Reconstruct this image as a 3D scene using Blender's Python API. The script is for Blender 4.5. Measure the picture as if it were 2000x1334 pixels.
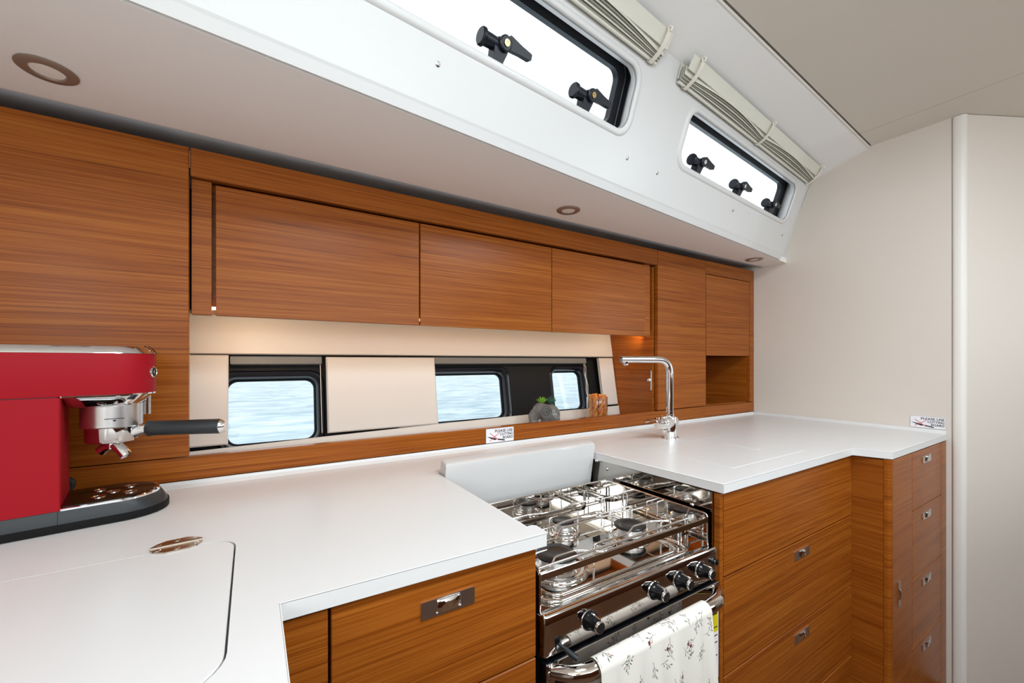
import bpy, bmesh, math, random
import numpy as np
from mathutils import Vector, Matrix
from mathutils.geometry import tessellate_polygon
random.seed(4)
for o in list(bpy.data.objects): bpy.data.objects.remove(o)
S = bpy.context.scene; COL = S.collection
# ------------------------------------------------------------------ camera
YAW = math.radians(32.3); ZC = 1.22
cd = bpy.data.cameras.new('camera'); cam = bpy.data.objects.new('camera', cd); COL.objects.link(cam)
cd.sensor_width = 36; cd.lens = 806/2000*36; cd.shift_y = 39/2000; cd.clip_start = .02; cd.clip_end = 2000
cam.location = (0, 0, ZC); cam.rotation_euler = (math.radians(90), 0, -YAW)
S.camera = cam
# ------------------------------------------------------------------ view, sky
S.view_settings.view_transform = 'Standard'; S.view_settings.look = 'None'
S.view_settings.gamma = 1; S.view_settings.use_curve_mapping = False
S.view_settings.exposure = 0.18
W = bpy.data.worlds.new('sky'); S.world = W; W.use_nodes = True
bgn = W.node_tree.nodes['Background']; bgn.inputs[0].default_value = (.92, .975, 1, 1); bgn.inputs[1].default_value = 1.3
# ------------------------------------------------------------------ area lamps as daylight at unseen openings behind the camera
def area(name, loc, rot, sx, sy, power, col):
    l = bpy.data.lights.new(name, 'AREA'); l.shape = 'RECTANGLE'; l.size = sx; l.size_y = sy
    l.energy = power; l.color = col
    o = bpy.data.objects.new(name, l); COL.objects.link(o); o.location = loc; o.rotation_euler = [math.radians(a) for a in rot]
    return o
DAY = (.81, .92, 1.0)
area('daylight_deck_hatch', (.35, -.35, 2.235), (0, 0, 0), .60, .60, 19, DAY)
area('daylight_deck_hatch', (1.45, -.45, 2.235), (0, 0, 0), .60, .60, 17, DAY)
area('daylight_saloon_window', (.8, -2.56, 1.72), (98, 0, 0), 2.6, .45, 16, DAY)
area('daylight_companionway', (-1.0, -1.35, 1.62), (0, -104, 0), .75, 1.2, 21, DAY)
area('added_streak_lamp', (4.10, -1.62, 1.64), (0, 90, 0), 1.05, .34, 10, DAY)  # lamp added at the solid forward wall for a streak on the locker door
# ------------------------------------------------------------------ geometry helpers: geo = (verts, faces) in world metres
V = Vector
def join(*gs):
    v = []; f = []
    for g in gs:
        k = len(v); v += list(g[0]); f += [tuple(i+k for i in q) for q in g[1]]
    return v, f
def bm2geo(bm):
    bm.verts.ensure_lookup_table(); bm.verts.index_update()
    g = ([tuple(v.co) for v in bm.verts], [tuple(v.index for v in q.verts) for q in bm.faces]); bm.free(); return g
def box(x0, x1, y0, y1, z0, z1, b=0, seg=2):
    bm = bmesh.new(); bmesh.ops.create_cube(bm, size=1)
    for v in bm.verts:
        v.co = ((x0+x1)/2+v.co.x*(x1-x0), (y0+y1)/2+v.co.y*(y1-y0), (z0+z1)/2+v.co.z*(z1-z0))
    if b > 0: bmesh.ops.bevel(bm, geom=list(bm.edges), offset=b, segments=seg, affect='EDGES', profile=.5)
    return bm2geo(bm)
class Fr:
    def __init__(s, o=(0,0,0), x=(1,0,0), z=(0,0,1)):
        s.o = V(o); s.z = V(z).normalized(); x = V(x); s.x = (x - s.z*x.dot(s.z)).normalized(); s.y = s.z.cross(s.x)
    def __call__(s, a, b, c=0): return tuple(s.o + s.x*a + s.y*b + s.z*c)
    def geo(s, g): return [s(*p) for p in g[0]], g[1]
WF = Fr()
def rrect(x0, x1, y0, y1, r, n=6):
    if not isinstance(r, (list, tuple)): r = [r]*4
    p = []
    for k, (cx, cy, a, q) in enumerate(((x1-r[0], y1-r[0], 0, r[0]), (x0+r[1], y1-r[1], 90, r[1]), (x0+r[2], y0+r[2], 180, r[2]), (x1-r[3], y0+r[3], 270, r[3]))):
        for i in range(n+1):
            t = math.radians(a+90*i/n); p.append((cx+q*math.cos(t), cy+q*math.sin(t)))
    return p
def circ(cx, cy, r, n=24, ry=None): return [(cx+r*math.cos(2*math.pi*i/n), cy+(ry or r)*math.sin(2*math.pi*i/n)) for i in range(n)]
def prism(fr, outer, t0, t1, holes=(), b=0):
    if b:   # small chamfer on the t1 outline
        loops = [list(outer)]; 
        n = len(outer); ins = []
        ar = sum(outer[i][0]*outer[(i+1)%n][1]-outer[(i+1)%n][0]*outer[i][1] for i in range(n)); sg = 1 if ar > 0 else -1
        for i in range(n):
            a, p, c = V(outer[i-1]), V(outer[i]), V(outer[(i+1)%n])
            e1 = (p-a).normalized() if (p-a).length > 1e-9 else V((1,0)); e2 = (c-p).normalized() if (c-p).length > 1e-9 else e1
            m = (V((-e1.y, e1.x))+V((-e2.y, e2.x)))*sg
            m = m/max(.3, m.length**2)*2 if m.length > 1e-6 else V((0,0))
            ins.append((p.x+m.x*b, p.y+m.y*b))
        tri = tessellate_polygon([[V((x, y, 0)) for x, y in ins]])
        d = b if t1 > t0 else -b
        v = [fr(x, y, t0) for x, y in outer]+[fr(x, y, t1-d) for x, y in outer]+[fr(x, y, t1) for x, y in ins]
        f = []
        for i in range(n):
            j = (i+1) % n; f += [(i, j, n+j, n+i), (n+i, n+j, 2*n+j, 2*n+i)]
        f += [tuple(2*n+i for i in t) for t in tri]
        tri0 = tessellate_polygon([[V((x, y, 0)) for x, y in outer]]); f += [tuple(reversed(t)) for t in tri0]
        return v, f
    loops = [list(outer)]+[list(h) for h in holes]
    tri = tessellate_polygon([[V((x, y, 0)) for x, y in l] for l in loops])
    flat = [p for l in loops for p in l]; n = len(flat)
    v = [fr(x, y, t0) for x, y in flat]+[fr(x, y, t1) for x, y in flat]
    f = [tuple(reversed(t)) for t in tri]+[tuple(i+n for i in t) for t in tri]
    k = 0
    for l in loops:
        m = len(l)
        for i in range(m): a, c = k+i, k+(i+1) % m; f.append((a, c, c+n, a+n))
        k += m
    return v, f
def loft(loops, cap0=True, cap1=True, closed=True):
    n = len(loops[0]); v = [tuple(p) for l in loops for p in l]; f = []
    for k in range(len(loops)-1):
        for i in range(n if closed else n-1): j = (i+1) % n; f.append((k*n+i, k*n+j, (k+1)*n+j, (k+1)*n+i))
    if cap0: f.append(tuple(reversed(range(n))))
    if cap1: f.append(tuple((len(loops)-1)*n+i for i in range(n)))
    return v, f
def lathe(fr, prof, n=24, cap=True):
    return loft([[fr(r*math.cos(2*math.pi*i/n), r*math.sin(2*math.pi*i/n), z) for i in range(n)] for r, z in prof], cap, cap)
def tube(path, r, n=8, closed=False, flat=1.0, up=None):
    P = [V(p) for p in path]; m = len(P); loops = []; nrm = None
    for i in range(m):
        t = (P[(i+1) % m]-P[i-1]) if closed else (P[min(i+1, m-1)]-P[max(i-1, 0)])
        t.normalize()
        if nrm is None:
            a = V(up) if up else (V((0,0,1)) if abs(t.z) < .9 else V((1,0,0)))
            nrm = (a-t*a.dot(t)).normalized()
        else: nrm = (nrm-t*nrm.dot(t)).normalized()
        bn = t.cross(nrm); q = r[i] if isinstance(r, (list, tuple)) else r
        loops.append([tuple(P[i]+nrm*(q*flat*math.cos(2*math.pi*k/n))+bn*(q*math.sin(2*math.pi*k/n))) for k in range(n)])
    if closed: return loft(loops+[loops[0]], False, False)
    return loft(loops)
def arc(pts, r, n=5):   # polyline with rounded corners
    P = [V(p) for p in pts]; out = [P[0]]
    for i in range(1, len(P)-1):
        a = (P[i-1]-P[i]); c = (P[i+1]-P[i]); q = min(r, a.length*.49, c.length*.49)
        A = P[i]+a.normalized()*q; B = P[i]+c.normalized()*q
        for k in range(n+1):
            t = k/n; out.append(A*(1-t)**2+P[i]*2*t*(1-t)+B*t*t)
    return out+[P[-1]]
def ball(c, r, n=12, m=8, rx=1, ry=1, rz=1):
    return loft([[(c[0]+r*rx*math.sin(t)*math.cos(2*math.pi*i/n), c[1]+r*ry*math.sin(t)*math.sin(2*math.pi*i/n), c[2]-r*rz*math.cos(t)) for i in range(n)] for t in [math.pi*(k+.02)/(m+.04) for k in range(m+1)]])
OFF = {}
def add(name, g, mat, parent=None, smooth=None, label=None):
    me = bpy.data.meshes.new(name); vs = g[0]
    if parent is None:
        a = np.array(vs); off = V(((a[:,0].min()+a[:,0].max())/2, (a[:,1].min()+a[:,1].max())/2, a[:,2].min()))
    else: off = OFF[parent.name]
    me.from_pydata([tuple(V(p)-off) for p in vs], [], g[1]); me.validate()
    bm = bmesh.new(); bm.from_mesh(me); bmesh.ops.recalc_face_normals(bm, faces=bm.faces)
    if smooth is not None:
        lim = math.radians(smooth)
        for q in bm.faces: q.smooth = True
        for e in bm.edges: e.smooth = not (len(e.link_faces) == 2 and e.calc_face_angle(0) > lim)
    bm.to_mesh(me); bm.free()
    me.materials.append(M[mat]); o = bpy.data.objects.new(name, me); COL.objects.link(o)
    if parent is None: o.location = off
    else: o.parent = parent
    OFF[o.name] = off
    if label: o['label'] = label
    return o
def thing(name, loc, label=None, cat=None, group=None, kind=None):
    o = bpy.data.objects.new(name, None); COL.objects.link(o); o.location = loc; o.empty_display_size = .05; OFF[o.name] = V(loc)
    return tag(o, label, cat, group, kind)
def tag(o, label=None, cat=None, group=None, kind=None):
    for k, v in (('label', label), ('category', cat), ('group', group), ('kind', kind)):
        if v: o[k] = v
    return o
# ------------------------------------------------------------------ materials
M = {}
def srgb(r, g, b): return tuple((c/255/12.92 if c/255 <= .04045 else ((c/255+.055)/1.055)**2.4) for c in (r, g, b))+(1,)
def mat(name, col, rough=.5, metal=0, coat=0, bump=None, var=.0, trans=0, ior=1.45, emit=None, spec=.5, sub=0):
    m = bpy.data.materials.new(name); m.use_nodes = True; nt = m.node_tree; b = nt.nodes['Principled BSDF']
    b.inputs['Base Color'].default_value = col; b.inputs['Roughness'].default_value = rough; b.inputs['Metallic'].default_value = metal
    b.inputs['Coat Weight'].default_value = coat; b.inputs['Coat Roughness'].default_value = .15
    b.inputs['Transmission Weight'].default_value = trans; b.inputs['IOR'].default_value = ior
    b.inputs['Specular IOR Level'].default_value = spec
    if emit: b.inputs['Emission Color'].default_value = emit[0]; b.inputs['Emission Strength'].default_value = emit[1]
    tc = nt.nodes.new('ShaderNodeTexCoord')
    if var:
        n = nt.nodes.new('ShaderNodeTexNoise'); n.inputs['Scale'].default_value = 9; n.inputs['Detail'].default_value = 4
        nt.links.new(tc.outputs['Object'], n.inputs['Vector'])
        h = nt.nodes.new('ShaderNodeHueSaturation'); mr = nt.nodes.new('ShaderNodeMapRange')
        mr.inputs[3].default_value = 1-var; mr.inputs[4].default_value = 1+var
        nt.links.new(n.outputs[0], mr.inputs[0]); nt.links.new(mr.outputs[0], h.inputs['Value']); h.inputs['Color'].default_value = col
        nt.links.new(h.outputs[0], b.inputs['Base Color'])
    if bump:
        n = nt.nodes.new('ShaderNodeTexNoise'); n.inputs['Scale'].default_value = bump[0]; n.inputs['Detail'].default_value = 3
        nt.links.new(tc.outputs['Object'], n.inputs['Vector'])
        u = nt.nodes.new('ShaderNodeBump'); u.inputs['Strength'].default_value = bump[1]; u.inputs['Distance'].default_value = .002
        nt.links.new(n.outputs[0], u.inputs['Height']); nt.links.new(u.outputs[0], b.inputs['Normal'])
    M[name] = m; return m
def wood(name, cols, rough=.33):
    m = bpy.data.materials.new(name); m.use_nodes = True; nt = m.node_tree; N = nt.nodes.new; L = nt.links.new
    b = nt.nodes['Principled BSDF']; geo = N('ShaderNodeNewGeometry'); oi = N('ShaderNodeObjectInfo')
    add_ = N('ShaderNodeVectorMath'); add_.operation = 'ADD'; mul = N('ShaderNodeVectorMath'); mul.operation = 'SCALE'; mul.inputs['Scale'].default_value = 7.0
    cx = N('ShaderNodeCombineXYZ')
    for i in range(3): L(oi.outputs['Random'], cx.inputs[i])
    L(cx.outputs[0], mul.inputs[0]); L(geo.outputs['Position'], add_.inputs[0]); L(mul.outputs[0], add_.inputs[1])
    def noise(sx, sz, det, w=0):
        mp = N('ShaderNodeMapping'); mp.inputs['Scale'].default_value = (sx, sx, sz); L(add_.outputs[0], mp.inputs['Vector'])
        n = N('ShaderNodeTexNoise'); n.inputs['Scale'].default_value = 1; n.inputs['Detail'].default_value = det; n.inputs['Roughness'].default_value = .6
        n.inputs['Distortion'].default_value = w; L(mp.outputs[0], n.inputs['Vector']); return n.outputs[0]
    a = noise(1.8, 215, 5, .12); c = noise(.8, 30, 3, .25); d = noise(6, 700, 2)
    mx = N('ShaderNodeMix'); mx.data_type = 'FLOAT'; mx.inputs[0].default_value = .3; L(a, mx.inputs[2]); L(c, mx.inputs[3])
    mx2 = N('ShaderNodeMix'); mx2.data_type = 'FLOAT'; mx2.inputs[0].default_value = .34; L(mx.outputs[0], mx2.inputs[2]); L(d, mx2.inputs[3])
    r = N('ShaderNodeValToRGB'); L(mx2.outputs[0], r.inputs[0]); e = r.color_ramp.elements
    e[0].position = .34; e[0].color = cols[0]; e[1].position = .66; e[1].color = cols[2]; x = e.new(.49); x.color = cols[1]
    L(r.outputs[0], b.inputs['Base Color']); b.inputs['Roughness'].default_value = rough; b.inputs['Specular IOR Level'].default_value = .22
    u = N('ShaderNodeBump'); u.inputs['Strength'].default_value = .06; u.inputs['Distance'].default_value = .001; L(mx2.outputs[0], u.inputs['Height']); L(u.outputs[0], b.inputs['Normal'])
    M[name] = m
wood('wood', (srgb(103, 45, 9), srgb(148, 78, 21), srgb(174, 104, 38)), .29)
wood('wood_dark', (srgb(60, 30, 16), srgb(88, 48, 26), srgb(110, 64, 36)))
wood('floor_wood', (srgb(70, 46, 30), srgb(98, 66, 44), srgb(116, 82, 58)), .5)
mat('counter', srgb(228, 226, 224), .3, bump=(60, .02), spec=.4)
mat('gelcoat', srgb(224, 223, 221), .28, bump=(14, .03))
mat('soffit', srgb(250, 249, 247), .6, bump=(300, .05))
mat('headliner', srgb(232, 224, 212), .8, bump=(400, .15))
mat('bulkhead', srgb(224, 213, 202), .42, bump=(200, .03))
mat('trim', srgb(236, 230, 222), .4)
mat('grey_back', srgb(214, 218, 224), .8)
mat('cream', srgb(211, 203, 195), .5, bump=(350, .05))
mat('black', srgb(18, 17, 17), .6, spec=.25)
mat('black_gloss', srgb(14, 15, 18), .12)
mat('black_frame', srgb(20, 22, 30), .22)
mat('latch', srgb(22, 26, 36), .35)
mat('brass', srgb(205, 175, 120), .25, metal=1)
mat('chrome', (.86, .87, .88, 1), .05, metal=1)
mat('brushed', (.72, .7, .69, 1), .28, metal=1, bump=(120, .05))
mat('hinge_steel', (.55, .47, .4, 1), .2, metal=1)
mat('polished', (.64, .605, .57, 1), .04, metal=1)
mat('steel_soft', (.60, .56, .54, 1), .07, metal=1)
mat('steel_panel', (.60, .57, .53, 1), .035, metal=1)
mat('aluminium', (.8, .8, .8, 1), .32, metal=.85)
mat('burner_black', srgb(26, 25, 26), .3)
mat('red', srgb(160, 17, 30), .5, spec=.2)
mat('charcoal', srgb(46, 49, 52), .38)
mat('tray_dark', srgb(30, 22, 20), .1, metal=.6)
mat('handle_black', srgb(38, 40, 42), .45)
mat('lamp_ring', srgb(150, 132, 118), .35, metal=.4)
mat('lamp_lens', srgb(244, 240, 234), .4)
mat('blind_cloth', srgb(228, 226, 212), .75, bump=(500, .1))
mat('fold_shade', srgb(158, 155, 142), .8)  # darker cloth tone painted on alternate pleats for the shaded gaps between folds
mat('strap', srgb(238, 232, 220), .6)
mat('screw', (.6, .6, .6, 1), .2, metal=1)
mat('sign_white', srgb(240, 238, 242), .45)
mat('ink', srgb(18, 18, 20), .5)
mat('ink_red', srgb(205, 52, 60), .5)
mat('sign_edge', srgb(120, 110, 118), .5)
mat('stone_grey', srgb(112, 109, 106), .3, var=.12, bump=(40, .1))
mat('stone_dark', srgb(84, 80, 78), .4, var=.1)
mat('leaf_lime', srgb(126, 176, 52), .5, var=.15)
mat('leaf_teal', srgb(66, 110, 92), .5, var=.15)
mat('snack', srgb(228, 152, 70), .45, var=.22, bump=(90, .5))
mat('snack_dark', srgb(212, 128, 56), .45, var=.22, bump=(90, .5))
mat('white_print', srgb(245, 245, 245), .5)
mat('yellow', srgb(222, 206, 22), .5)
mat('cassette', srgb(118, 117, 114), .5)
mat('led', (1, .8, .5, 1), .5, emit=((1, .62, .25, 1), 6))
mat('board', srgb(207, 204, 202), .16)
mat('hull_out', srgb(240, 240, 240), .4)
def glass(name, tint, f0, f1, pwr):
    m = bpy.data.materials.new(name); m.use_nodes = True; nt = m.node_tree; nt.nodes.clear(); N = nt.nodes.new
    o = N('ShaderNodeOutputMaterial'); mx = N('ShaderNodeMixShader'); t = N('ShaderNodeBsdfTransparent'); g = N('ShaderNodeBsdfGlossy'); fr = N('ShaderNodeMath'); lw = N('ShaderNodeLayerWeight'); pw = N('ShaderNodeMath')
    t.inputs[0].default_value = tint; g.inputs['Roughness'].default_value = .02; fr.operation = 'MULTIPLY_ADD'; fr.inputs[1].default_value = f1; fr.inputs[2].default_value = f0; pw.operation = 'POWER'; pw.inputs[1].default_value = pwr; lw.inputs[0].default_value = .5
    L = nt.links.new; L(lw.outputs['Facing'], pw.inputs[0]); L(pw.outputs[0], fr.inputs[0]); L(fr.outputs[0], mx.inputs[0]); L(t.outputs[0], mx.inputs[1]); L(g.outputs[0], mx.inputs[2]); L(mx.outputs[0], o.inputs[0]); M[name] = m
glass('pane', (.98, .99, 1, 1), .012, .35, 5); glass('jar_glass', (.97, .98, .97, 1), .06, .85, 2.6)
def sea():
    m = bpy.data.materials.new('sea'); m.use_nodes = True; nt = m.node_tree; N = nt.nodes.new; L = nt.links.new; b = nt.nodes['Principled BSDF']
    g = N('ShaderNodeNewGeometry'); mp = N('ShaderNodeMapping'); mp.inputs['Scale'].default_value = (.55, .9, 1); L(g.outputs['Position'], mp.inputs[0])
    n = N('ShaderNodeTexNoise'); n.inputs['Scale'].default_value = 1.3; n.inputs['Detail'].default_value = 7; n.inputs['Roughness'].default_value = .62; n.inputs['Distortion'].default_value = .6; L(mp.outputs[0], n.inputs[0])
    r = N('ShaderNodeValToRGB'); e = r.color_ramp.elements; e[0].position = .36; e[0].color = srgb(104, 150, 168); e[1].position = .62; e[1].color = srgb(190, 210, 218); L(n.outputs[0], r.inputs[0]); L(r.outputs[0], b.inputs[0])
    u = N('ShaderNodeBump'); u.inputs['Strength'].default_value = .6; u.inputs['Distance'].default_value = .25; L(n.outputs[0], u.inputs['Height']); L(u.outputs[0], b.inputs['Normal'])
    b.inputs['Roughness'].default_value = .25; M['sea'] = m
sea()
# ------------------------------------------------------------------ SETTING
FZ = -.12; XB = 2.436; D = 1.257; ZT = .92
tag(add('sea_water', ([(-400, 2.6, -.45), (900, 2.6, -.45), (900, 900, -.45), (-400, 900, -.45)], [(0, 1, 2, 3)]), 'sea'), 'pale blue rippled sea outside the hull windows', 'sea', kind='stuff')
tag(add('floor', box(-1.06, 4.2, -2.7, 1.7, -.17, FZ), 'floor_wood'), kind='structure', label='wooden cabin sole')
# right bulkhead, corner post, angled wall
wr = tag(add('wall_right', prism(Fr((XB, 0, 0), (0, 1, 0), (1, 0, 0)), [(.468, FZ), (1.75, FZ), (1.75, 1.81), (1.10, 1.81), (.965, 2.165), (.965, 2.24), (.468, 2.24)], 0, .03), 'bulkhead'), kind='structure', label='cream white bulkhead at the end of the worktop')
pf = Fr((XB, .43, 0))
post = [(0, .0365), (-.004, .034), (-.006, .028), (-.006, .012), (-.003, .004), (.004, -.002), (.014, -.005), (.03, 0), (.03, .0365)]
tag(add('trim_1', prism(pf, post, FZ, 2.22), 'trim', smooth=40), kind='structure', label='rounded white corner post beside the bulkhead')
df = Fr((2.452, .4265, 0), (.885, -.465, 0))
tag(add('wall_passage', prism(df, [(0, 0), (1.7, 0), (1.7, .03), (0, .03)], FZ, 2.22), 'bulkhead'), kind='structure', label='smooth cream wall of the passage right of the corner post')
tag(add('wall_left', join(box(-1.06, -1.03, -.45, .75, FZ, 2.26), box(-1.06, -1.03, .75, 1.75, FZ, 1.81)), 'bulkhead'), kind='structure')
tag(add('wall_front', join(box(-1.06, 4.2, -2.68, -2.62, 1.0, 1.4), box(-1.06, -.55, -2.68, -2.62, 1.4, 2.0), box(2.15, 4.2, -2.68, -2.62, 1.4, 2.0), box(-1.06, 4.2, -2.68, -2.62, 2.0, 2.26)), 'bulkhead'), kind='structure')
tag(add('wall_aft', join(box(-1.06, -1.03, -2.62, -2.0, FZ, 2.26), box(-1.06, -1.03, -.7, -.45, FZ, 2.26), box(-1.06, -1.03, -2.0, -.7, 1.95, 2.26), box(-1.06, -1.03, -2.0, -.7, FZ, 1.2)), 'bulkhead'), kind='structure')
tag(add('wall_forward', box(4.17, 4.2, -2.62, 1.7, FZ, 2.26), 'bulkhead'), kind='structure')
tag(add('wall_front_lower', box(-1.06, 4.2, -2.68, -2.3, FZ, 1.0), 'wood_dark'), kind='structure')
tag(add('wall_shade_block', box(-.6, 3.4, -1.7, -.95, FZ, 1.05, .02), 'wood_dark'), kind='structure', label='dark wooden block added behind the camera to shade the lower cabinets')  # unseen block added to keep light off the lower drawer fronts
tag(add('wall_bounce_slab', box(-.58, 3.38, -1.68, -.97, 1.051, 1.12, .03), 'cream'), kind='structure', label='pale slab added behind the camera to bounce light upward')  # unseen reflector added to lift the soffit and headliner
# headliner
ceil = thing('ceiling', (1, 0, 2.225), kind='structure', label='beige fabric headliner with a panel joint')
def trimY(x): return .594+.058*x
hatch = [rrect(.04, .66, -.66, -.04, .06), rrect(1.14, 1.76, -.76, -.14, .06)]
co = [(-1.05, -2.65), (2.266, -2.65), (2.266, trimY(2.266)-.0085), (-1.05, trimY(-1.05)-.0085)]
add('headliner_panel', prism(WF, co, 2.222, 2.24, [list(reversed(h)) for h in hatch]), 'headliner', ceil)
c2 = [(2.27, -2.65), (4.19, -2.65), (4.19, .8)]+[(XB-.001, .8)]+[(XB-.001, trimY(XB)-.0085), (2.27, trimY(2.27)-.0085)]
add('headliner_panel', prism(WF, c2, 2.222, 2.24), 'headliner', ceil)
add('deckhead', prism(WF, [(-1.05, -2.65), (4.19, -2.65), (4.19, .8), (-1.05, .8)], 2.2425, 2.25, [list(reversed(h)) for h in hatch]), 'black', ceil)  # black slab added to stop sky leaks and darken the gap beside the bead
tp = [V((x, trimY(x)+.001, 2.2185)) for x in (-1.05, 0, 1, 2, XB-.002)]
tag(add('trim_2', tube(tp, .005, 8), 'trim', smooth=60), kind='structure', label='thin beige bead along the headliner edge')
# cabin side: inclined moulded panel with two windows
n_ = V((-.1035, 1, .331)).normalized()
CF = Fr((0, .815, 1.775), (1, .1035, 0), -n_)
def topY(x): return .691+.1035*x
wins = [(-.02, .952), (1.25, 2.232)]; VO0, VO1 = .142, .308
def oloop(a, b, e=0, r=.042): return rrect(a-e, b+e, VO0-e, VO1+e, r+e*.8, 7)
wall_up = thing('wall_back', (1, .9, 1.75), kind='structure', label='white moulded cabin side with two long windows')
S1 = 2.335
face = [(-1.1, 0), (S1, 0), (S1, .397), (-1.1, .397)]
add('side_panel', prism(CF, face, -.006, 0, [list(reversed(oloop(*w))) for w in wins]), 'gelcoat', wall_up, smooth=30)
def edgeY(x): return .83+.1035*x
bev = [[CF(s, 0, 0), CF(s, -.006, -.0015), CF(s, -.0275, -.004), CF(s, -.0275, -.03)] for s in (-1.1, S1)]
bev.append([CF(S1+.03, .0, -.03), CF(S1+.03, -.006, -.03), CF(S1+.03, -.0275, -.03), CF(S1+.03, -.0275, -.034)])
add('lower_edge', loft(bev, False, False, closed=False), 'gelcoat', wall_up)
add('end_return', loft([[CF(S1, v, w) for v, w in ((-.0, 0), (.397, 0))], [CF(S1+.012, v, w) for v, w in ((-.0, -.004), (.397, -.004))], [CF(S1+.03, v, w) for v, w in ((0, -.03), (.397, -.03))], [CF(2.48, v, w) for v, w in ((-.03, -.035), (.397, -.035))]], False, False, closed=False), 'gelcoat', wall_up, smooth=50)
add('coachroof_underside', loft([[(x, topY(x)+.012, 2.15), (x, topY(x)-.02, 2.158), (x, trimY(x), 2.216), (x, trimY(x), 2.24), (x, topY(x)+.04, 2.19)] for x in (-1.1, 0, 1, 2, XB)], True, True), 'soffit', wall_up, smooth=20)
for a, b in wins:
    l0 = oloop(a, b); l1 = rrect(a-.028, b+.028, VO0-.03, VO1+.052, .055, 7)
    add('window_reveal', loft([[CF(x, y, 0) for x, y in l0], [CF(x, y, -.02) for x, y in l0], [CF(x, y, -.055) for x, y in l1]], False, False), 'gelcoat', wall_up, smooth=60)
    lp = [[CF(x, y, w) for x, y in oloop(a, b, e)] for e, w in ((0, 0), (.001, .004), (.005, .0055), (.012, .0055), (.017, .004), (.02, 0))]
    add('window_surround', loft(lp, False, False), 'gelcoat', wall_up, smooth=70)
for s in (.334, .99, 1.153, 1.71, 2.252):
    add('screw', lathe(Fr(CF(s, .08, .0), CF.x, CF.z), [(.0055, 0), (.0055, .0012), (.004, .0022), (.0015, .0022), (.0012, .001)], 14), 'screw', wall_up, smooth=40)
# the two cabin windows
def latch(win, s, brass):
    f = Fr(CF(s, .118, -.052), CF.x, CF.z); f.x, f.y, f.z = f.x*1.15, f.y*1.12, f.z*1.1
    b = add('latch', join(lathe(Fr(f(-.046, .056, .03), CF.y*1, CF.x), [(.001, 0), (.0165, 0), (.0195, .003), (.0195, .009), (.0155, .012), (.0145, .05)], 18),
        prism(Fr(f(-.004, .0, .018), CF.x, CF.z), [(-.010, .0), (.016, 0), (.016, .03), (.024, .052), (.02, .074), (-.006, .076), (-.014, .068), (-.012, .03)], 0, .026),
        lathe(Fr(f(.006, .06, .040), CF.x, CF.z), [(.017, 0), (.017, .008), (.014, .0105)], 16)), 'latch', win, smooth=35)
    add('latch_lever', loft([[f(.016+a, .066+c*h-a*.08, .032+d) for c, d in ((-1, 0), (1, 0), (1, .014), (-1, .014))] for a, h in ((0, .013), (.03, .0085), (.056, .0065), (.058, .005))]), 'latch', b, smooth=25)
    add('latch_screw', lathe(Fr(f(.006, .06, .051), CF.x, CF.z), [(.0075, -.001), (.0075, .0012), (.003, .0012), (.003, .0002)], 14), 'brass' if brass else 'aluminium', b)
for i, ((a, b), ls) in enumerate(zip(wins, ((.15, .485, .785), (1.40, 1.735, 2.06)))):
    w = thing('window_%d' % (i+1), CF(a, .1, -.07), kind='structure', label=('long cabin window above the locker doors with black frame', 'shorter looking cabin window nearest the bulkhead with three latches')[i])
    def rg(e0, e1, w0, w1): 
        return prism(CF, rrect(a-.03+e0, b+.03-e0, .112+e0, .36-e0, .055-e0*.5, 7), w0, w1, [list(reversed(rrect(a-.03+e1, b+.03-e1, .112+e1, .36-e1, .055-e1*.5, 7)))])
    add('frame', rg(-.012, .016, -.062, -.053), 'black_frame', w, smooth=40)
    add('gasket', rg(.016, .026, -.068, -.060), 'cassette', w, smooth=40)
    add('sash', rg(.022, .050, -.078, -.058), 'black_frame', w, smooth=40)
    add('pane', prism(CF, rrect(a-.03+.03, b+.03-.03, .142, .33, .03, 5), -.074, -.07), 'pane', w)
    for s in ls: latch(w, s, i == 0)
# soffit under the side deck with downlights
sof = []
for x in (-1.05, 0, 1, 2, XB-.001):
    e = edgeY(x)+.006
    sof.append([(x, e, 1.775), (x, e, 1.75), (x, 1.20, 1.75), (x, 1.212, 1.7525), (x, 1.221, 1.759), (x, 1.225, 1.768), (x, 1.225, 1.775)])
tag(add('ceiling', loft(sof), 'soffit', smooth=40), kind='structure', label='flat white soffit over the lockers with round downlights')
tag(add('wall_deck_edge', prism(WF, [(-1.05, edgeY(-1.05)+.01), (XB, edgeY(XB)+.01), (XB, 1.75), (-1.05, 1.75)], 1.772, 1.80), 'grey_back'), kind='structure', label='grey shadow gap above the lockers')
for k, (x, y, lb) in enumerate(((-.313, 1.085, 'largest round recessed downlight at the far left of the soffit'), (.938, 1.115, 'small round recessed downlight above the middle locker door'), (2.205, 1.138, 'flat looking round downlight nearest the bulkhead'))):
    t = thing('downlight', (x, y, 1.75), lb, 'downlight', 'recessed downlights in the soffit')
    f = Fr((x, y, 1.7498), (1, 0, 0), (0, 0, -1))
    add('trim_ring', lathe(f, [(.041, 0), (.041, .002), (.037, .0045), (.025, .0048), (.0235, .003), (.0235, .0005)], 36, False), 'lamp_ring', t, smooth=50)
    add('lens', lathe(f, [(.0235, .0008), (.0232, .0022), (.012, .003), (.002, .0032)], 30), 'lamp_lens', t, smooth=60)
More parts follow.
